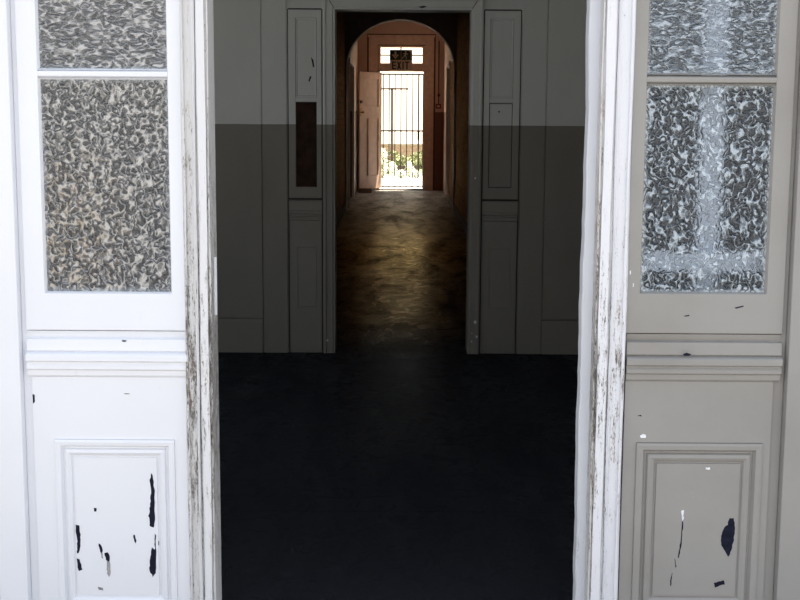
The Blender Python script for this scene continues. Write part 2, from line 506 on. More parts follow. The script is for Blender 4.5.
# front facade (round the entrance screen and one added window on each side)
b = MB()
for s in (-1, 1):
    b.box(s * 1.32, s * 1.62, FY + .05, FY + .33, -.15, 3.5)
    b.box(s * 1.62, s * 3.0, FY + .05, FY + .33, -.15, .75 if s < 0 else 2.15)
    b.box(s * 1.62, s * 3.0, FY + .05, FY + .33, 2.75, 3.5)
    b.box(s * 3.0, s * (RW + .25), FY + .05, FY + .33, -.15, 3.5)
b.box(-1.32, 1.32, FY + .05, FY + .33, 3.12, 3.5)
tag(b.build('wall_front', M['facade_brick']), kind='structure')
b = MB()
for s, nm in ((-1, 'wall_left'), (1, 'wall_right')):
    b = MB(); x0, x1 = s * RW, s * (RW + .2)
    if s < 0:
        b.box(x0, x1, FY + .33, 5.3, 0, 3.4); b.box(x0, x1, 7.5, 8.5, 0, 3.4); b.box(x0, x1, 5.3, 7.5, 0, .8); b.box(x0, x1, 5.3, 7.5, 2.8, 3.4)
    else: b.box(x0, x1, FY + .33, 8.5, 0, 3.4)
    tag(b.build(nm, M['room_wall']), kind='structure')
b = MB(); b.box(-RW - .25, RW + .25, FY + .33, 8.52, 3.4, 3.55)
tag(b.build('ceiling', M['ceiling_paint']), kind='structure')

# inner partition wall
b = MB()
OL, OR = -.428, .440         # opening
for s, o_ in ((-1, -OL), (1, OR)):
    b.box(s * (o_ + .02), s * RW, BY, BY + .20, 0, 3.4)
b.box(OL - .02, OR + .02, BY, BY + .20, 2.225, 3.4)
# raised wall boards left and right with open joints
b.box(-RW, -.902, BY - .014, BY, .232, 3.4)
b.box(-.896, -.738, BY - .014, BY, .0, 3.4)
b.box(RW, .930, BY - .014, BY, .232, 3.4)
b.box(.924, .768, BY - .014, BY, .0, 3.4)
tag(b.build('wall_back', M['inner_paint'], bevel=.002), kind='structure')
for s, x0, nm in ((-1, .902, 'baseboard_left'), (1, .930, 'baseboard_right')):
    b = MB(); b.box(s * x0, s * RW, BY - .018, BY, 0, .226)
    tag(b.build(nm, M['inner_paint'], bevel=.002), kind='structure')

# casing round the inner doorway: stepped profile with mitred head
ins = .078
prof = [(0, 0), (0, .022), (.008, .028), (.018, .028), (.023, .020), (.060, .020), (.067, .014), (ins, .014), (ins, -.20)]
b = MB()
n0 = len(b.v)
xo0, xo1, zt = OL - ins, OR + ins, 2.218 + ins
for i_, h_ in prof:
    b.v += [(xo0 + i_, BY - h_, 0), (xo0 + i_, BY - h_, zt - i_), (xo1 - i_, BY - h_, zt - i_), (xo1 - i_, BY - h_, 0)]
for r_ in range(len(prof) - 1):
    for i in range(3):
        b.face((n0 + 4 * r_ + i, n0 + 4 * r_ + 4 + i, n0 + 4 * r_ + 5 + i, n0 + 4 * r_ + 1 + i))
b.cur = 1
b.poly_xz([(0.0999, 2.2363), (0.1379, 2.2427), (0.1571, 2.2366), (0.1254, 2.2271)], BY - .0212)
b.poly_xz([(OL + .001, 2.219), (OL - .004, 2.222), (OL - .036, 2.27), (OL - .032, 2.272)], BY - .0285)
b.poly_xz([(OR - .001, 2.219), (OR + .004, 2.222), (OR + .036, 2.27), (OR + .032, 2.272)], BY - .0285)
b.cur = 2
def dot(b, x, z, r, y):
    b.poly_xz([(x + r * math.cos(t * math.pi / 3.5 + x * 9) * (1 + .3 * math.sin(5 * t)), z + r * math.sin(t * math.pi / 3.5 + x * 9)) for t in range(7)], y)
for x, z, r_ in ((-.480, .088, .008), (.490, .214, .012), (.502, .117, .010), (.468, .085, .006), (.47, .14, .005), (.478, 1.155, .007)):
    dot(b, x, z, r_, BY - .0285)
tag(b.build('door_2', [M['inner_paint'], M['dark_edge'], M['primer_chip']]), 'flaking grey casing around the inner doorway to the hall', None, 'structure')

# sidelight-shaped panelled units flanking the inner doorway
def inner_unit(nm, xa, xb, pa, pb, boarded, label):
    s = -1 if xa < 0 else 1
    cx = (xa + xb) / 2
    r_ = root(nm, (cx, BY, 0), label, None, 'structure')
    x0, x1 = min(xa, xb), max(xa, xb)
    p0, p1 = min(pa, pb), max(pa, pb)
    f = BY - .016
    b = MB()     # sash frame: stiles, top rail, glazing bar, bottom rail
    b.frame(x0, x1, 1.02, 2.215, p0, p1, 1.092, 2.165, f, BY - .001)
    b.box(p0, p1, f, BY - .001, 1.636, 1.664)
    b.build('frame', M['inner_paint'], r_, bevel=.003)
    b = MB(); b.box(p0, p1, BY - .010, BY - .001, 1.664, 2.165)
    b.rings(p0 + .002, p1 - .002, 1.666, 2.163, BY - .010, [(0, 0), (0, .004), (.006, .004), (.010, 0)], False)
    b.cur = 1
    if boarded:
        b.poly_xz([(-0.5815, 1.9197), (-0.5656, 1.9009), (-0.5594, 1.8569), (-0.569, 1.8537), (-0.5753, 1.8883)], BY - .0112)
        b.poly_xz([(-0.5884, 1.7999), (-0.5776, 1.7937), (-0.5918, 1.762), (-0.5982, 1.7683)], BY - .0112)
    b.build('upper_panel', [M['inner_paint'], M['dark_edge']], r_)
    b = MB(); b.box(p0, p1, BY - .008, BY - .001, 1.092, 1.636)
    b.cur = 1
    if not boarded:
        b.poly_xz([(0.6194, 1.5855), (0.6323, 1.5855), (0.6261, 1.5696)], BY - .009)
    lp = b.build('lower_panel', [M['brown_board'] if boarded else M['inner_paint'], M['dark_edge']], r_)
    if boarded: lp['label'] = 'dark brown bare board in the lower pane opening'
    b = MB()     # sill band and stepped moulding
    b.prism_x([(BY, 1.008), (BY - .008, 1.008), (BY - .020, 1.0), (BY - .020, .940), (BY - .030, .934), (BY - .030, .920), (BY - .020, .914), (BY - .020, .902), (BY - .012, .896), (BY - .012, .880), (BY - .004, .872), (BY, .872)], x0, x1)
    b.build('dado_rail', M['inner_paint'], r_)
    b = MB()
    b.box(x0 + .004, x1 - .004, BY - .010, BY - .001, .025, .872)
    b.rings(x0 + .045, x1 - .035, .30, .705, BY - .010, [(0, 0), (.001, .004), (.008, .004), (.012, .001)], True)
    b.build('base_panel', M['inner_paint'], r_)
    b = MB(); b.cur = 0
    for z0_, z1_ in ((1.012, 2.22),):
        b.box(x0 - .006, x0, BY - .004, BY - .0005, 0, z1_); b.box(x1, x1 + .006, BY - .004, BY - .0005, 0, z1_)
        b.box(x0, x1, BY - .004, BY - .0005, z1_ - .004, z1_ + .004); b.box(x0, x1, BY - .004, BY - .0005, 1.008, 1.018)
    for za, zb in ((1.094, 1.634), (1.666, 2.163)):
        b.frame(p0, p1, za, zb, p0 + .004, p1 - .004, za + .004, zb - .004, BY - .0135, BY - .010)
    b.build('frame_joint', M['dark_edge'], r_)
inner_unit('window_3', -.726, -.514, -.680, -.545, True, 'narrow panelled sidelight with a brown board, left of the inner doorway')
inner_unit('window_4', .526, .756, .562, .712, False, 'narrow panelled sidelight painted all over, right of the inner doorway')

# ---------------------------------------------------------------- entrance screen
_rj = random.Random(11)
def jag(pts, amp=.0013, sub=3):
    out = []
    k = len(pts)
    for i in range(k):
        (x0, z0), (x1, z1) = pts[i], pts[(i + 1) % k]
        ln = math.hypot(x1 - x0, z1 - z0)
        n = max(1, min(6, int(ln / .006)))
        for j in range(n):
            t = j / n
            a = min(amp, ln * .12)
            out.append((x0 + (x1 - x0) * t + (_rj.uniform(-a, a)), z0 + (z1 - z0) * t + _rj.uniform(-a, a)))
    return out
def chips(b, lst, y):
    for slot, pts in lst:
        b.cur = slot
        b.poly_xz(pts, y)
    b.cur = 0

def sidelight(nm, s, sash, glass, panel, paintm, gl_lo, gl_up, chip_panel, chip_frame, label, zg=(1.059, 1.646, 1.669), zr=.955, zs=.891):
    """s side; sash/glass/panel = (inner |x|, outer |x|)"""
    r_ = root(nm, (s * (sash[0] + sash[1]) / 2, FY, 0), label, None, 'structure')
    X = lambda a, c: (min(s * a, s * c), max(s * a, s * c))
    x0, x1 = X(*sash); g0, g1 = X(*glass); p0, p1 = X(*panel)
    T = 3.02
    b = MB()     # sash: stiles and rails; 4 cm thick, the glass sits 1.5 cm back
    b.frame(x0, x1, zr, T, g0, g1, zg[0], T - .08, FY, FY + .042)
    chips(b, chip_frame, FY - .0006)
    b.build('sash_frame', [paintm, M['bare_chip'], M['primer_chip']], r_, bevel=.0025)
    b = MB()
    for za in (zg[1], 2.30):
        b.prism_x([(FY + .040, za), (FY + .012, za), (FY + .001, za + .006), (FY, za + .012), (FY + .001, za + .018), (FY + .012, za + .024), (FY + .040, za + .024)], g0, g1)
    b.build('glazing_bar', paintm, r_)
    # putty beads round each pane, then the pane itself
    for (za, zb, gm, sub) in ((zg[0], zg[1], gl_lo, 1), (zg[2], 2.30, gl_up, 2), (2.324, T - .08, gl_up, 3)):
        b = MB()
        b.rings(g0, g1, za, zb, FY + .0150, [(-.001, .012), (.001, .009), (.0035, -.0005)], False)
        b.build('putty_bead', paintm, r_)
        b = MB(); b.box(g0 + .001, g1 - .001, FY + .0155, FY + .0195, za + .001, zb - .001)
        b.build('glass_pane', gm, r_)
    b = MB()     # sill band and stepped dado moulding
    b.prism_x([(FY + .04, zr - .002), (FY + .002, zr - .002), (FY + .012, zr - .022), (FY - .003, zr - .025), (FY - .005, zs + .008), (FY + .001, zs + .004), (FY - .014, zs + .000),
               (FY - .018, zs - .004), (FY - .018, zs - .020), (FY - .008, zs - .024), (FY - .008, zs - .028), (FY - .012, zs - .034), (FY - .012, zs - .044),
               (FY - .004, zs - .048), (FY - .004, zs - .062), (FY + .001, zs - .068), (FY + .04, zs - .068)], x0 + (.004 if s > 0 else -.0) , x1)
    if s > 0:
        b.cur = 1; b.poly_xz([(0.7821, 0.9013), (0.7931, 0.9056), (0.8072, 0.9015), (0.8018, 0.8972), (0.7879, 0.8971)], FY - .0185)
    else:
        b.cur = 1; b.poly_xz([(-0.7739, 0.9290), (-0.76, 0.928), (-0.7629, 0.9245), (-0.7713, 0.9245)], FY - .0054)
    b.build('dado_rail', [paintm, M['bare_chip']], r_, bevel=.0015)
    # lower framed panel
    b = MB()
    zt_, zb_ = zs - .068, .0
    q0, q1 = x0 + .010, x1 - .004
    if s > 0: q0, q1 = x0 + .004, x1 - .018
    PT, PB = .643, .135
    b.frame(q0, q1, zb_, zt_, p0, p1, PB, PT, FY + .002, FY + .04)
    chips(b, [c for c in chip_panel if c[0] >= 10 and False], FY)
    for slot, pts in [(c[0] - 10, c[1]) for c in chip_panel if c[0] >= 10]:
        b.cur = slot; b.poly_xz(pts, FY + .0014)
    b.build('panel_frame', [paintm, M['bare_chip'], M['primer_chip']], r_, bevel=.002)
    b = MB()
    ox = .052 if s < 0 else .060
    pr = [(0, -.002), (.0, .005), (.006, .0075), (.016, .006), (.019, -.001), (.0225, -.007), (.026, -.007), (.029, .001), (.037, .004), (.044, .0), (.047, -.006)]
    k = ox / .052
    b.rings(p0, p1, PB, PT, FY + .002, [(a * k, h) for a, h in pr], False)
    b.build('panel_moulding', paintm, r_)
    b = MB()
    i0, i1, iz0, iz1 = p0 + .047 * k, p1 - .047 * k, PB + .047 * k, PT - .047 * k
    b.rings(i0, i1, iz0, iz1, FY + .002, [(0, -.006), (.004, -.006), (.0055, -.001)], True)
    for slot, pts in [c for c in chip_panel if c[0] < 10]:
        b.cur = slot; b.poly_xz(jag(pts), FY + .0024)
    b.build('raised_panel', [paintm, M['bare_chip'], M['primer_chip'], M['grey_chip']], r_)
    return r_

PL = [(1, [(-0.7005, 0.5466), (-0.6956, 0.5272), (-0.6934, 0.4883), (-0.6936, 0.4101), (-0.6987, 0.3865), (-0.7091, 0.3927), (-0.7115, 0.4217), (-0.7062, 0.457), (-0.7029, 0.5038), (-0.7062, 0.5272)]),
      (1, [(-0.6952, 0.3692), (-0.6925, 0.3629), (-0.6928, 0.268), (-0.6962, 0.2521), (-0.7033, 0.2402), (-0.7136, 0.26), (-0.7107, 0.2878), (-0.7045, 0.3273), (-0.6965, 0.3219)]),
      (1, [(-0.9198, 0.3929), (-0.9108, 0.3914), (-0.9069, 0.3694), (-0.9071, 0.3379), (-0.9132, 0.3102), (-0.9194, 0.3078), (-0.9169, 0.3378), (-0.919, 0.3694)]),
      (1, [(-0.9198, 0.2943), (-0.9123, 0.2904), (-0.9066, 0.2762), (-0.9055, 0.2603), (-0.9148, 0.2555), (-0.9188, 0.2745)]),
      (1, [(-0.8661, 0.4442), (-0.8593, 0.4419), (-0.8604, 0.4325), (-0.8656, 0.4341)]),
      (1, [(-0.8561, 0.3398), (-0.8501, 0.3367), (-0.8452, 0.3225), (-0.847, 0.3106), (-0.853, 0.3146)]),
      (3, [(-0.8520, 0.316), (-0.8460, 0.3100), (-0.8440, 0.294), (-0.8490, 0.296)]),
      (1, [(-0.8402, 0.3115), (-0.8295, 0.3131), (-0.8245, 0.2989), (-0.828, 0.283), (-0.8377, 0.2909)]),
      (3, [(-0.8350, 0.286), (-0.8260, 0.286), (-0.8240, 0.246), (-0.8300, 0.238), (-0.8340, 0.25)]),
      (1, [(-0.7568, 0.3657), (-0.7515, 0.3641), (-0.7481, 0.3484), (-0.7513, 0.3389), (-0.7557, 0.3468)]),
      (3, [(-0.862, 0.2097), (-0.8476, 0.2066), (-0.8463, 0.1986), (-0.8585, 0.2002)]),
      (11, [(-0.6855, 0.347), (-0.6835, 0.347), (-0.6835, 0.335), (-0.6855, 0.335)]),
      (11, [(-0.6745, 0.21), (-0.6725, 0.21), (-0.6725, 0.203), (-0.6745, 0.203)]),
      (11, [(-0.7739, .7760), (-0.7600, .7765), (-0.7560, .7745), (-0.7700, .7742)]),
      (11, [(-1.0292, 0.7734), (-1.0231, 0.7706), (-1.023, 0.7506), (-1.0282, 0.7448)])]
PR = [(1, [(0.9377, 0.4251), (0.9498, 0.4252), (0.955, 0.3977), (0.9534, 0.36), (0.9439, 0.318), (0.9394, 0.3104), (0.9315, 0.3263), (0.9186, 0.3447), (0.9158, 0.3723), (0.9214, 0.3916), (0.9337, 0.4059)]),
      (1, [(0.9006, 0.2334), (0.9294, 0.2404), (0.9323, 0.2294), (0.906, 0.2199)]),
      (1, [(0.8037, 0.4176), (0.807, 0.4159), (0.8054, 0.3507), (0.799, 0.307), (0.7949, 0.307), (0.8014, 0.3507)]),
      (1, [(0.7852, 0.3069), (0.7877, 0.3044), (0.7927, 0.2792), (0.7895, 0.2783)]),
      (1, [(0.7804, 0.2622), (0.7829, 0.2597), (0.7786, 0.2225), (0.7761, 0.2242)]),
      (3, [(0.8266, 0.5132), (0.8282, 0.5132), (0.8349, 0.4843), (0.8333, 0.4843)]),
      (3, [(0.8016, 0.5379), (0.804, 0.5379), (0.8045, 0.5255), (0.8029, 0.5255)]),
      (3, [(0.848, 0.245), (0.850, 0.245), (0.857, 0.226), (0.855, 0.226)]),
      (2, [(0.8002, 0.4467), (0.807, 0.4467), (0.8083, 0.4234), (0.804, 0.4134)]),
      (2, [(0.863, 0.573), (0.876, 0.574), (0.878, 0.568), (0.866, 0.567)]),
      (12, [(0.6757, 0.6635), (0.684, 0.6693), (0.6925, 0.6664), (0.6928, 0.6578), (0.6787, 0.6577)]),
      (11, [(0.6654, 0.721), (0.6766, 0.7239), (0.6796, 0.7195), (0.6730, 0.7205)])]
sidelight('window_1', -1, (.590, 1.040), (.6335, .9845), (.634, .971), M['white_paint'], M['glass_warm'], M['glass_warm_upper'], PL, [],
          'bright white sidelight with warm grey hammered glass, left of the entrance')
FRc = [(2, [(.632, 1.130), (.635, 1.133), (.6355, 1.122), (.633, 1.120)]), (2, [(.642, 1.096), (.6445, 1.097), (.644, 1.086), (.642, 1.086)]),
       (1, [(.785, 1.006), (.800, 1.009), (.802, 1.006), (.790, 1.004)]), (1, [(.925, 1.030), (.950, 1.036), (.951, 1.033), (.93, 1.027)])]
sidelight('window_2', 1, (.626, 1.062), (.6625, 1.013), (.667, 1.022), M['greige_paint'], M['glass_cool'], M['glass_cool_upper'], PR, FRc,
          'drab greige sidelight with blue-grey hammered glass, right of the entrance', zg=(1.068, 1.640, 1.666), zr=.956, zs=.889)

# posts of the entrance screen, casing of the doorway
door = root('door_1', (0, FY, 0), 'worn white casing around the open front doorway', None, 'structure')
def casing_profile(s, x_in, x_out):
    """moulded casing outline seen from above, from the doorway side outwards"""
    w_ = x_out - x_in
    pr = [(0, .045), (0, -.010), (.004, -.013), (.052, -.013), (.058, -.009), (.100, -.009), (.104, -.022), (.36, -.026), (.40, -.022), (.41, -.014), (.45, -.014), (.46, -.024), (.50, -.030),
          (.56, -.024), (.57, -.013), (.86, -.008), (.87, -.016), (.93, -.018), (.97, -.012), (1.0, -.002), (1.0, .045)]
    return [(s * (x_in + a * w_), FY + h) for a, h in pr]
def split_casing(s, x_in, x_out):
    prof = casing_profile(s, x_in, x_out)
    b = MB()
    if s > 0: prof = prof[::-1]
    k = len(prof); n0 = 0
    N_ = 40
    rnd = random.Random(3 + s)
    zs_ = [i * 3.05 / N_ for i in range(N_ + 1)]
    for z in zs_:
        for j, (x, y) in enumerate(prof):
            wj = .0012 * math.sin(z * 7 + j * .7) + rnd.uniform(-.0007, .0007)
            edge = j in (0, 1, k - 1, k - 2)
            b.v.append((x + (wj if not edge else wj * .6), y + (rnd.uniform(-.0008, .0008) if 1 < j < k - 2 else 0), z))
    fracs = [.5 * (prof[j][0] + prof[(j + 1) % k][0]) for j in range(k)]
    for i in range(N_):
        for j in range(k):
            j2 = (j + 1) % k
            a = (abs(fracs[j]) - x_in) / (x_out - x_in)
            b.cur = 1 if ((a < .105 or .44 < a < .455) if s > 0 else (a < .17 or .40 < a < .46 or .62 < a < .97)) else 0
            b.face((i * k + j, i * k + j2, (i + 1) * k + j2, (i + 1) * k + j))
    b.cur = 0
    b.face(list(reversed(range(k)))); b.face([N_ * k + j for j in range(k)])
    return b
split_casing(-1, .522, .598).build('casing', [M['worn_white'], M['worn_groove']], door)
split_casing(1, .538, .626).build('casing', [M['worn_light'], M['worn_groove']], door)
# jambs and stops behind the casing
b = MB()
def stop(s, xa, xb, y0, y1, seed):
    """door stop with a slightly chewed edge"""
    b = MB(); rnd = random.Random(seed); N_ = 60; w_ = 0
    for i in range(N_ + 1):
        z = i * 2.36 / N_
        w_ = .7 * w_ + rnd.uniform(-.0016, .0016)
        e = xa + w_
        pts = [(s * e, y0 + .004), (s * (e + .003), y0), (s * xb, y0), (s * xb, y1), (s * e, y1)]
        if s > 0: pts = pts[::-1]
        b.v += [(x, y, z) for x, y in pts]
    for i in range(N_):
        for j in range(5):
            j2 = (j + 1) % 5
            b.face((i * 5 + j, i * 5 + j2, (i + 1) * 5 + j2, (i + 1) * 5 + j))
    b.face(list(reversed(range(5)))); b.face([N_ * 5 + j for j in range(5)])
    return b
b = MB(); b.box(-.5235, -.600, FY + .045, FY + .115, 0, 2.36)
b.build('jamb', M['worn_groove'], door)
b = MB(); b.box(.548, .600, FY + .045, FY + .115, 0, 2.36)
b.build('jamb', M['worn_groove'], door)
stop(1, .512, .556, FY + .055, FY + .115, 5).build('door_stop', M['worn_stop'], door)
b = MB(); b.box(-.598, .626, FY - .012, FY + .115, 2.36, 2.46); b.box(-.598, .626, FY - .012, FY + .115, 2.98, 3.12)
b.build('transom', M['white_paint'], door, bevel=.003)
b = MB(); b.box(-.598, .626, FY + .03, FY + .035, 2.46, 2.98)
b.build('fanlight_pane', M['clear_glass'], door)
b = MB()   # strike plate on the left jamb
b.box(-.526, -.5165, FY + .058, FY + .062, .991, 1.1555)
for z in (1.01, 1.14): b.tube([(-.521, FY + .0585, z), (-.521, FY + .0565, z)], .0022, 8)
sp_ = b.build('strike_plate', M['metal_plate'], door, bevel=.0015); sp_['label'] = 'white painted strike plate'
b = MB(); b.box(-.60, .63, FY - .06, FY + .12, -.03, .012)
b.build('threshold', M['stone_sill'], door, bevel=.004)

# outer posts and head
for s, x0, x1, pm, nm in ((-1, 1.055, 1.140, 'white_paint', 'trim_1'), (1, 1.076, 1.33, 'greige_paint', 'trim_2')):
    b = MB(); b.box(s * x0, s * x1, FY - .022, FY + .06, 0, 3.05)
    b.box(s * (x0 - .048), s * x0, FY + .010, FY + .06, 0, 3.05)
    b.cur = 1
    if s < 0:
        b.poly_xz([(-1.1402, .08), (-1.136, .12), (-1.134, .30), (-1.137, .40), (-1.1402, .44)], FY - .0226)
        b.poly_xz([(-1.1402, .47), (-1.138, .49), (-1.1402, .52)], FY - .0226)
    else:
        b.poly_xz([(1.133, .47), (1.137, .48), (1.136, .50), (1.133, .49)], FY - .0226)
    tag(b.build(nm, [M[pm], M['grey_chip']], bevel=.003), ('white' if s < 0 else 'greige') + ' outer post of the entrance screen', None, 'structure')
b = MB(); b.box(-1.14, -1.33, FY + .02, FY + .20, 0, 3.12)
tag(b.build('trim_3', M['facade_brick']), 'brick reveal at the left edge of the entrance screen', None, 'structure')
b = MB(); b.box(-1.33, 1.33, FY - .03, FY + .06, 3.02, 3.12)
tag(b.build('trim_4', M['white_paint'], bevel=.003), 'head of the entrance screen', None, 'structure')

# pale timber brace standing a hand's width behind the right-hand panes
b = MB()
b.box(.828, .896, FY + .082, FY + .104, .80, 3.0)
b.box(.655, 1.04, FY + .060, FY + .082, 1.125, 1.180)
tag(b.build('trim_5', plain('white_brace', (.80, .84, .90), .6, namt=.02)), 'pale timber cross brace behind the right sidelight glass', None, 'structure')

# unseen windows added to the front room to light the inner partition
for s, nm in ((-1, 'added_window_5'), (1, 'added_window_6')):
    b = MB(); x0, x1 = sorted((s * 1.62, s * 3.0)); zb = .75 if s < 0 else 2.15
    for a, c in ((x0, x0 + .06), ((x0 + x1) / 2 - .025, (x0 + x1) / 2 + .025), (x1 - .06, x1)): b.box(a, c, FY + .12, FY + .17, zb, 2.75)
    for a, c in ((zb, zb + .08), (zb + .29, zb + .33), (2.68, 2.75)): b.box(x0, x1, FY + .121, FY + .169, a, c)
    r_ = root(nm, ((x0 + x1) / 2, FY + .14, zb), None, None, 'structure')
    b.build('window_frame', M['white_paint'], r_)
    b = MB(); b.box(x0 + .01, x1 - .01, FY + .143, FY + .147, zb + .01, 2.74); b.build('pane', M['clear_glass'], r_)
r_ = root('added_window_7', (-RW - .1, 6.4, .8), None, None, 'structure')  # unseen side window, added to brighten the left of the partition
b = MB()
for a, c in ((5.3, 5.36), (6.375, 6.425), (7.44, 7.5)): b.box(-RW - .12, -RW - .07, a, c, .8, 2.8)
for a, c in ((.8, .88), (1.78, 1.83), (2.73, 2.8)): b.box(-RW - .119, -RW - .071, 5.3, 7.5, a, c)
b.build('window_frame', M['white_paint'], r_)
b = MB(); b.box(-RW - .097, -RW - .093, 5.31, 7.49, .81, 2.79); b.build('pane', M['clear_glass'], r_)

# ---------------------------------------------------------------- hall
HX = {-1: .922, 1: .880}            # hall wall faces, left and right
DOORS = {-1: (22.45, 24.55), 1: (23.55, 25.0)}
for s, nm in ((-1, 'wall_hall_left'), (1, 'wall_hall_right')):
    w_ = HX[s]; ya, yb = DOORS[s]
    b = MB(); b.box(s * w_, s * (w_ + .22), 8.50, 21.3, 0, 3.4); b.box(s * w_, s * (w_ + .22), 21.3, ya, 0, 2.50)
    tag(b.build(nm, M['hall_brick']), kind='structure')
    b = MB()
    b.box(s * w_, s * (w_ + .22), yb, EY, 0, 3.7)
    b.box(s * w_, s * (w_ + .22), 21.3, yb, 2.50, 3.7)
    tag(b.build(nm + '_plaster', M['hall_plaster']), kind='structure')
    d_ = root('door_3' if s < 0 else 'door_4', (s * (w_ + .1), (ya + yb) / 2, 0), None, None, 'structure')
    b = MB()
    b.box(s * (w_ - .022), s * (w_ + .02), yb - .05, yb + .05, 0, 2.54); b.box(s * (w_ - .022), s * (w_ + .02), ya - .05, ya + .05, 0, 2.54)
    b.box(s * (w_ - .022), s * (w_ + .02), ya + .05, yb - .05, 2.46, 2.54)
    b.build('casing', M['hall_trim'], d_)
    b = MB(); b.box(s * (w_ + .12), s * (w_ + .16), ya, yb, 0, 2.50)
    b.box(s * (w_ + .112), s * (w_ + .12), ya + .15, yb - .15, 1.2, 2.4); b.box(s * (w_ + .112), s * (w_ + .12), ya + .15, yb - .15, .2, 1.0)
    b.build('door_leaf', M['hall_trim_dark'], d_)
    b = MB(); b.box(s * (w_ - .02), s * w_, 8.52, ya - .05, 0, .13)
    tag(b.build('baseboard_hall_left' if s < 0 else 'baseboard_hall_right', plain('dusty_plinth', (.16, .13, .10), .7, 9, .3) if 'dusty_plinth' not in M else M['dusty_plinth']), kind='structure')
b = MB(); b.box(-CW - .25, CW + .25, 8.52, 21.3, 3.4, 3.55); b.box(-CW - .25, CW + .25, 21.3, EY + .3, 3.7, 3.85); b.box(-CW - .25, CW + .25, 21.22, 21.3, 3.4, 3.85)
tag(b.build('ceiling_hall', M['ceiling_paint']), kind='structure')

# arch across the hall
b = MB()
AC, AY0, AY1, SP, AH, AWd = -.022, 20.9, 21.3, 2.32, .765, .872
NA = 32
arc = [(AC - AWd * math.cos(math.pi * i / NA), SP + AH * math.sin(math.pi * i / NA)) for i in range(NA + 1)]
arc = [(AC - AWd, 0)] + arc + [(AC + AWd, 0)]
outer = [((-HX[-1] - .01 if x < AC else HX[1] + .01), z) if z <= SP + 1e-6 else (AC + (x - AC) * 1.05, 3.4) for x, z in arc]
k = len(arc)
for y in (AY0, AY1):
    b.v += [(x, y, z) for x, z in arc] + [(x, y, z) for x, z in outer]
for i in range(k - 1):
    b.face((i, k * 2 + i, k * 2 + i + 1, i + 1))
    b.face((i, i + 1, k + i + 1, k + i))
    b.face((2 * k + i, 3 * k + i, 3 * k + i + 1, 2 * k + i + 1))
tag(b.build('trim_6', plain('arch_plaster', (.50, .40, .33), .7, 6)), 'plastered arch spanning the hall', None, 'structure')

# end wall
b = MB()
DX, DT = .462, 2.47       # doorway half width, lintel underside
TX0, TX1, TZ0, TZ1 = -.445, .43, 2.635, 2.965
yb = EY + .22
b.box(-CW - .2, -DX, EY, yb, 0, 3.7); b.box(DX, CW + .2, EY, yb, 0, 3.7)
b.box(-DX, DX, EY, yb, TZ1, 3.7); b.box(-DX, TX0, EY, yb, DT, TZ1); b.box(TX1, DX, EY, yb, DT, TZ1); b.box(TX0, TX1, EY, yb, DT, TZ0)
tag(b.build('wall_end', M['hall_plaster']), kind='structure')
dr = root('door_5', (0, EY, 0), 'open doorway at the far end of the hall, with a transom light', None, 'structure')
b = MB()
b.box(-.690, -DX, EY - .03, EY, 0, 3.19); b.box(DX, .665, EY - .03, EY, 0, 3.19); b.box(-DX, DX, EY - .03, EY, TZ1 + .03, 3.19)
b.box(-.71, .685, EY - .04, EY, 3.17, 3.21)
b.box(-DX, DX, EY - .03, EY, DT, TZ0 - .02); b.box(-DX, -.455, EY - .025, EY + .04, .0, TZ1 + .03); b.box(DX, .452, EY - .025, EY + .04, 0, TZ1 + .03)
b.cur = 1    # dark edge lines round the casing
b.box(-.725, -.690, EY - .012, EY, 0, 3.225); b.box(.665, .700, EY - .012, EY, 0, 3.225); b.box(-.725, .70, EY - .012, EY, 3.21, 3.235)
b.box(-.50, -.49, EY - .033, EY - .03, 0, 2.99); b.box(-.50, .49, EY - .033, EY - .03, 2.995, 3.012)
b.build('casing', [M['hall_trim'], M['hall_trim_dark']], dr, bevel=.003)
b = MB()
b.box(-.455, .452, EY + .02, EY + .06, TZ0 - .02, TZ0); b.box(-.455, .452, EY + .02, EY + .06, TZ1, TZ1 + .03)
b.box(-.034, -.010, EY + .025, EY + .05, TZ0, TZ1); b.box(-.455, .452, EY + .026, EY + .05, 2.790, 2.812)
b.build('transom_bars', M['hall_trim_dark'], dr)
b = MB(); b.box(-.455, .452, EY + .035, EY + .039, TZ0, TZ1); b.build('transom_pane', M['clear_glass'], dr)
b = MB(); b.box(-.47, .47, EY - .05, EY + .25, -.02, .03); b.build('threshold', M['stone_sill'], dr, bevel=.004)
b = MB(); b.box(-.75, .75, yb, yb + .28, 2.585, 2.625); b.build('added_hood', M['stone_sill'], dr)  # unseen hood added to keep sun off the upper door leaf
# the leaf, swung in against the left side
hinge = Vector((-.452, EY - .03, 0)); free = Vector((-.892, EY - .80, 0))
ang = math.atan2(free.y - hinge.y, free.x - hinge.x)
LW = (free - hinge).length
leaf = root('door_6', tuple(hinge), 'buff panelled door leaf standing open at the far end of the hall', None, 'structure')
leaf.rotation_euler = (0, 0, ang)
leaf['_o'] = (0, 0, 0)
TH = .042
def lbox(b, u0, u1, z0, z1, d0=0, d1=TH): b.box(u0, u1, d0, d1, z0, z1)   # local: x along the leaf, y = thickness
b = MB()
lbox(b, 0, .13, .05, 2.44); lbox(b, LW - .11, LW, .05, 2.44); lbox(b, .13, LW - .11, 2.30, 2.44); lbox(b, .13, LW - .11, 1.50, 1.74); lbox(b, .13, LW - .11, .05, .33)
lbox(b, .44, .54, .33, 1.50)
b.build('stiles_and_rails', M['door_paint'], leaf, bevel=.004)
b = MB()
lbox(b, .13, LW - .11, 1.74, 2.30, .018, .026)
lbox(b, .13, .44, .33, 1.50, .018, .026); lbox(b, .54, LW - .11, .33, 1.50, .018, .026)
b.build('panels', M['door_paint'], leaf)
b = MB()
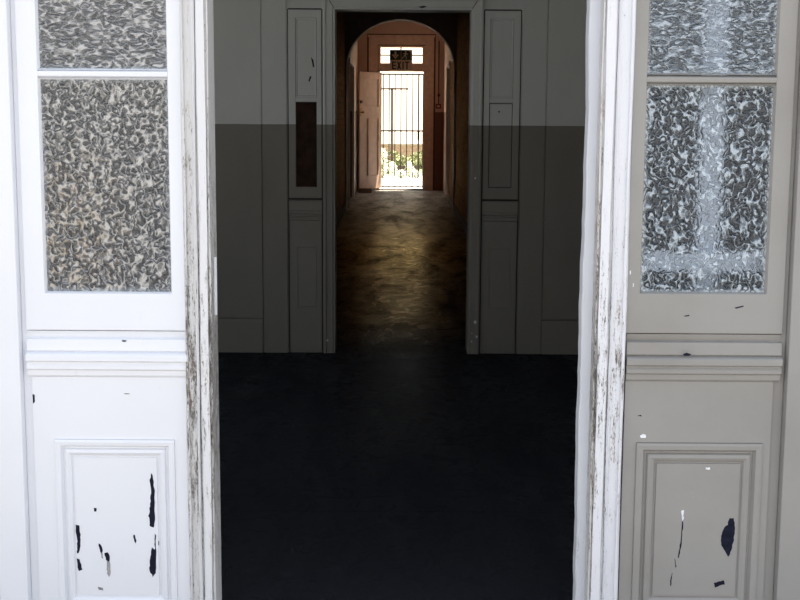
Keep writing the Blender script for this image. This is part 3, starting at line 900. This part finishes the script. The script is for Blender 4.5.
for d in (TH + .001, -.001):
    sgn = 1 if d > 0 else -1
    b.tube([(LW - .055, d, 1.62), (LW - .055, d + sgn * .045, 1.62)], .011, 10)
    b.blob((LW - .055, d + sgn * .06, 1.62), (.030, .022, .030), 1, 2)
    b.box(LW - .085, LW - .025, min(d, d + sgn * .004), max(d, d + sgn * .004), 1.54, 1.70)
b.build('door_knob', M['brass'], leaf)
b = MB(); b.box(LW - .09, LW - .02, TH, TH + .02, 1.80, 1.86); b.box(LW - .09, LW - .02, -.02, 0, 1.80, 1.86)
b.build('latch', M['iron'], leaf)
# black wedge block under the free edge
b = MB(); b.prism_x([(EY - .98, .0), (EY - .80, .0), (EY - .80, .075), (EY - .90, .085), (EY - .98, .02)], -.865, -.60)
tag(b.build('door_wedge', M['hall_trim_dark'], loc=(-.73, EY - .89, 0), bevel=.004), 'dark wooden wedge holding the open far door leaf', 'door wedge')

# ================================================================ THINGS
# security gate outside the far door
g = root('security_gate', (0, EY + .16, .03), 'thin iron bar security gate closed across the far doorway', 'gate')
b = MB()
b.box(-.462, -.44, EY + .15, EY + .18, .04, 2.43); b.box(.44, .462, EY + .15, EY + .18, .04, 2.43)
b.box(-.462, .462, EY + .15, EY + .18, 2.40, 2.43); b.box(-.462, .462, EY + .15, EY + .18, .05, .08)
b.build('gate_frame', M['iron'], g)
b = MB(); b.box(-.44, .44, EY + .152, EY + .178, 1.225, 1.255); b.build('crossbar', M['iron'], g)
for i, x in enumerate((-.385, -.262, -.14, -.015, .108, .232)):
    b = MB(); b.tube([(x, EY + .165, .07), (x, EY + .165, 2.41)], .011, 8); b.build('bar', M['iron'], g)
b = MB(); b.tube([(.356, EY + .165, .07), (.356, EY + .165, 2.41)], .016, 8); b.build('bar', M['iron'], g)
b = MB(); b.box(.335, .38, EY + .145, EY + .185, 1.05, 1.225); b.build('lock_box', M['iron'], g)

# exit sign on the wall above the far door
YS = EY - .075
sg = root('exit_sign', (-.02, EY - .05, 2.48), 'exit sign with pictograms, fixed over the far doorway', 'sign')
b = MB(); b.box(-.252, .212, YS, YS + .02, 2.487, 2.905); b.build('sign_board', M['sign_pale'], sg, bevel=.002)
b = MB(); b.box(-.248, -.022, YS - .003, YS, 2.700, 2.900); b.box(-.014, .208, YS - .003, YS, 2.700, 2.900)
b.build('green_field', M['sign_green'], sg)
b = MB(); y = YS - .0045
# arrow pointing down (left square)
b.poly_xz([(-.155, .87 + 2), (-.115, .87 + 2), (-.115, 2.785), (-.155, 2.785)], y)
b.poly_xz([(-.205, 2.80), (-.175, 2.815), (-.135, 2.760), (-.135, 2.722)], y)
b.poly_xz([(-.135, 2.722), (-.135, 2.760), (-.095, 2.815), (-.065, 2.80)], y)
b.build('arrow', M['sign_pale'], sg)
b = MB()
# running figure and doorway (right square)
b.poly_xz([(.075 + .018 * math.cos(t * math.pi / 5), 2.868 + .018 * math.sin(t * math.pi / 5)) for t in range(10)], y)
b.poly_xz([(.055, 2.845), (.095, 2.845), (.080, 2.785), (.045, 2.785)], y)
b.poly_xz([(.045, 2.79), (.065, 2.79), (.030, 2.745), (.010, 2.750)], y)
b.poly_xz([(.010, 2.750), (.025, 2.748), (.005, 2.715), (-.008, 2.722)], y)
b.poly_xz([(.060, 2.79), (.080, 2.79), (.100, 2.755), (.085, 2.750)], y)
b.poly_xz([(.085, 2.755), (.100, 2.755), (.095, 2.715), (.080, 2.715)], y)
b.poly_xz([(.095, 2.845), (.130, 2.815), (.122, 2.805), (.088, 2.830)], y)
b.poly_xz([(.055, 2.845), (.058, 2.832), (.025, 2.815), (.020, 2.826)], y)
b.poly_xz([(.150, 2.885), (.195, 2.885), (.195, 2.715), (.182, 2.715), (.182, 2.872), (.150, 2.872)], y)
b.build('running_figure', M['sign_pale'], sg)
b = MB(); y0, y1 = YS - .006, YS
zb_, zt_, sw = 2.508, 2.668, .026
def E_(x, w_): b.box(x, x + sw, y0, y1, zb_, zt_); [b.box(x + sw, x + w_, y0, y1, zz, zz + .024) for zz in (zb_, (zb_ + zt_) / 2 - .012, zt_ - .024)]
E_(-.205, .080)
for (xa, xb) in ((-.105, -.015), (-.015, -.105)):
    q = [(xa, y0, zb_), (xa + sw * 1.1 * (1 if xa < xb else -1), y0, zb_), (xb, y0, zt_), (xb - sw * 1.1 * (1 if xa < xb else -1), y0, zt_)]
    n0 = len(b.v); b.v += q + [(x, y1, z) for x, _, z in q]
    for fq in ((0, 1, 2, 3), (7, 6, 5, 4), (0, 4, 5, 1), (1, 5, 6, 2), (2, 6, 7, 3), (3, 7, 4, 0)): b.face([n0 + i for i in fq])
b.box(.010, .010 + sw, y0, y1, zb_, zt_)
b.box(.060, .150, y0, y1, zt_ - .024, zt_); b.box(.092, .092 + sw, y0, y1, zb_, zt_ - .024)
b.build('lettering', M['sign_letter'], sg)
for xx in (-.20, .13):
    b = MB(); b.box(xx, xx + .03, YS + .02, EY - .03, 2.52, 2.55); b.build('bracket', M['iron'], sg)

# fire alarm call point with its conduit
a = root('alarm_call_point', (.765, EY, 1.705), 'small red alarm call point on the wall right of the far door', 'alarm')
b = MB(); b.box(.708, .822, EY - .05, EY, 1.705, 1.805); b.build('housing', M['alarm_red'], a, bevel=.006)
b = MB(); b.box(.735, .795, EY - .054, EY - .05, 1.735, 1.775); b.build('push_plate', M['alarm_face'], a)
b = MB(); b.tube([(.768, EY - .013, 1.80), (.768, EY - .013, 3.10)], .012, 8); b.blob((.772, EY - .02, 1.985), (.03, .025, .035), 4, 2)
b.build('conduit', M['hall_trim_dark'], a)

# ---------------------------------------------------------------- outside, far end
b = MB(); b.box(-9, 9, EY + .12, 33.6, -.15, 0.0)
tag(b.build('ground_yard', M['concrete']), kind='structure')
b = MB(); b.box(-12, 12, 33.6, 60, -.2, -.02)
tag(b.build('ground_garden', M['lawn']), kind='structure')
w_ = root('garden_wall', (0, 40, 0), 'low pinkish brick garden wall beyond the flower bed', 'wall')
b = MB(); b.box(-9, 9, 39.9, 40.15, -.05, .64); b.build('brickwork', M['garden_brick'], w_)
b = MB(); b.box(-9, 9, 39.86, 40.19, .64, .70); b.build('coping', plain('coping', (.55, .40, .33), .8), w_)
p_ = root('garden_post', (-.27, 36, 0), 'tall brown garden post with a short crossbar', 'post')
b = MB(); b.box(-.305, -.235, 35.96, 36.04, -.02, 2.32); b.build('upright', M['timber_post'], p_)
b = MB(); b.box(-.75, .19, 35.96, 36.04, 2.275, 2.32); b.build('crossbar', M['timber_post'], p_)
# broken timber edging lying across the bed
bd = root('bed_edging', (0, 35.2, 0), 'long timber edging board lying on the flower bed', 'board')
b = MB(); b.box(-1.2, .5, 35.18, 35.22, -.02, .20); b.build('board', M['timber_post'], bd)

def shrub(nm, x, y, h, w_, leafm, label, cat, group=None, n=260, seed=1, zc=.25, lsz=.10):
    r_ = root(nm, (x, y, 0), label, cat, None, group)
    rnd = random.Random(seed)
    b = MB()
    for i in range(5):
        a_ = rnd.uniform(0, 6.28); d = rnd.uniform(0, w_ * .35)
        b.tube([(x + .03 * math.cos(a_), y + .03 * math.sin(a_), -.03), (x + d * .6 * math.cos(a_), y + d * .6 * math.sin(a_), h * .5), (x + d * math.cos(a_), y + d * math.sin(a_), h * .85)], [.012, .009, .004], 6)
    b.build('stem', M['stem'], r_)
    b = MB()
    for i in range(n):
        t = rnd.uniform(-1, 1); a_ = rnd.uniform(0, 6.28); q = math.sqrt(1 - t * t) * rnd.uniform(.5, 1)
        c = Vector((x + q * w_ * .5 * math.cos(a_), y + q * w_ * .4 * math.sin(a_), h * (zc + 1) / 2 + t * h * (1 - zc) / 2))
        d = Vector((rnd.uniform(-1, 1), rnd.uniform(-1, 1), rnd.uniform(-.4, 1)))
        b.leaf(c, d, lsz * rnd.uniform(.7, 1.3), lsz * .5)
    b.build('foliage', leafm, r_)
    return r_
pale_plants = [(-.475, 32.3, .72, .26, 'tall sunlit-white plant spire at the left edge of the far doorway'),
       (-.235, 32.9, .34, .20, 'short round sunlit-white plant clump behind the garden post'),
       (.0, 32.2, .17, .26, 'lowest sunlit-white plant clump in the middle of the far doorway'),
       (.205, 32.7, .36, .20, 'sunlit-white plant clump with a raised tip, right of the middle clump'),
       (.37, 32.4, .16, .22, 'low sunlit-white plant clump nearest the right side of the gate')]
for i, (x, y, h, ww, lb) in enumerate(pale_plants):
    shrub('sunlit_plant', x, y, h, ww, M['leaf_sunlit'], lb, 'plant', 'sunlit-white plants along the yard edge', 320, i + 3, .05, .075)
hg = [(-1.55, 38.6, .48, 1.0), (-.30, 38.6, .46, .95), (.62, 38.6, .45, .85), (1.50, 38.6, .58, .85), (-.72, 37.0, .36, .8), (.15, 37.0, .33, .8), (.80, 36.6, .50, .45)]
hl = ['leftmost leafy green shrub before the garden wall', 'green shrub before the wall, just right of the garden post', 'green shrub before the garden wall, right of the middle',
      'rightmost green shrub before the garden wall', 'low green bush at the foot of the garden post', 'low green bush in front of the middle shrub', 'slim green bush seen against the right side of the gate']
for i, (x, y, h, ww) in enumerate(hg):
    shrub('garden_shrub', x, y, h, ww, M['leaf_green'], hl[i], 'shrub', 'green shrubs in the garden bed', 600, i + 30, .0, .10)

# ---------------------------------------------------------------- outside, front
b = MB(); b.box(-14, 14, -16, FY + .06, -.30, -.15)
tag(b.build('ground_front', M['paving']), kind='structure')
b = MB(); b.box(-60, 60, -60, 90, -.60, -.32)
tag(b.build('ground_surround', M['paving']), kind='structure')
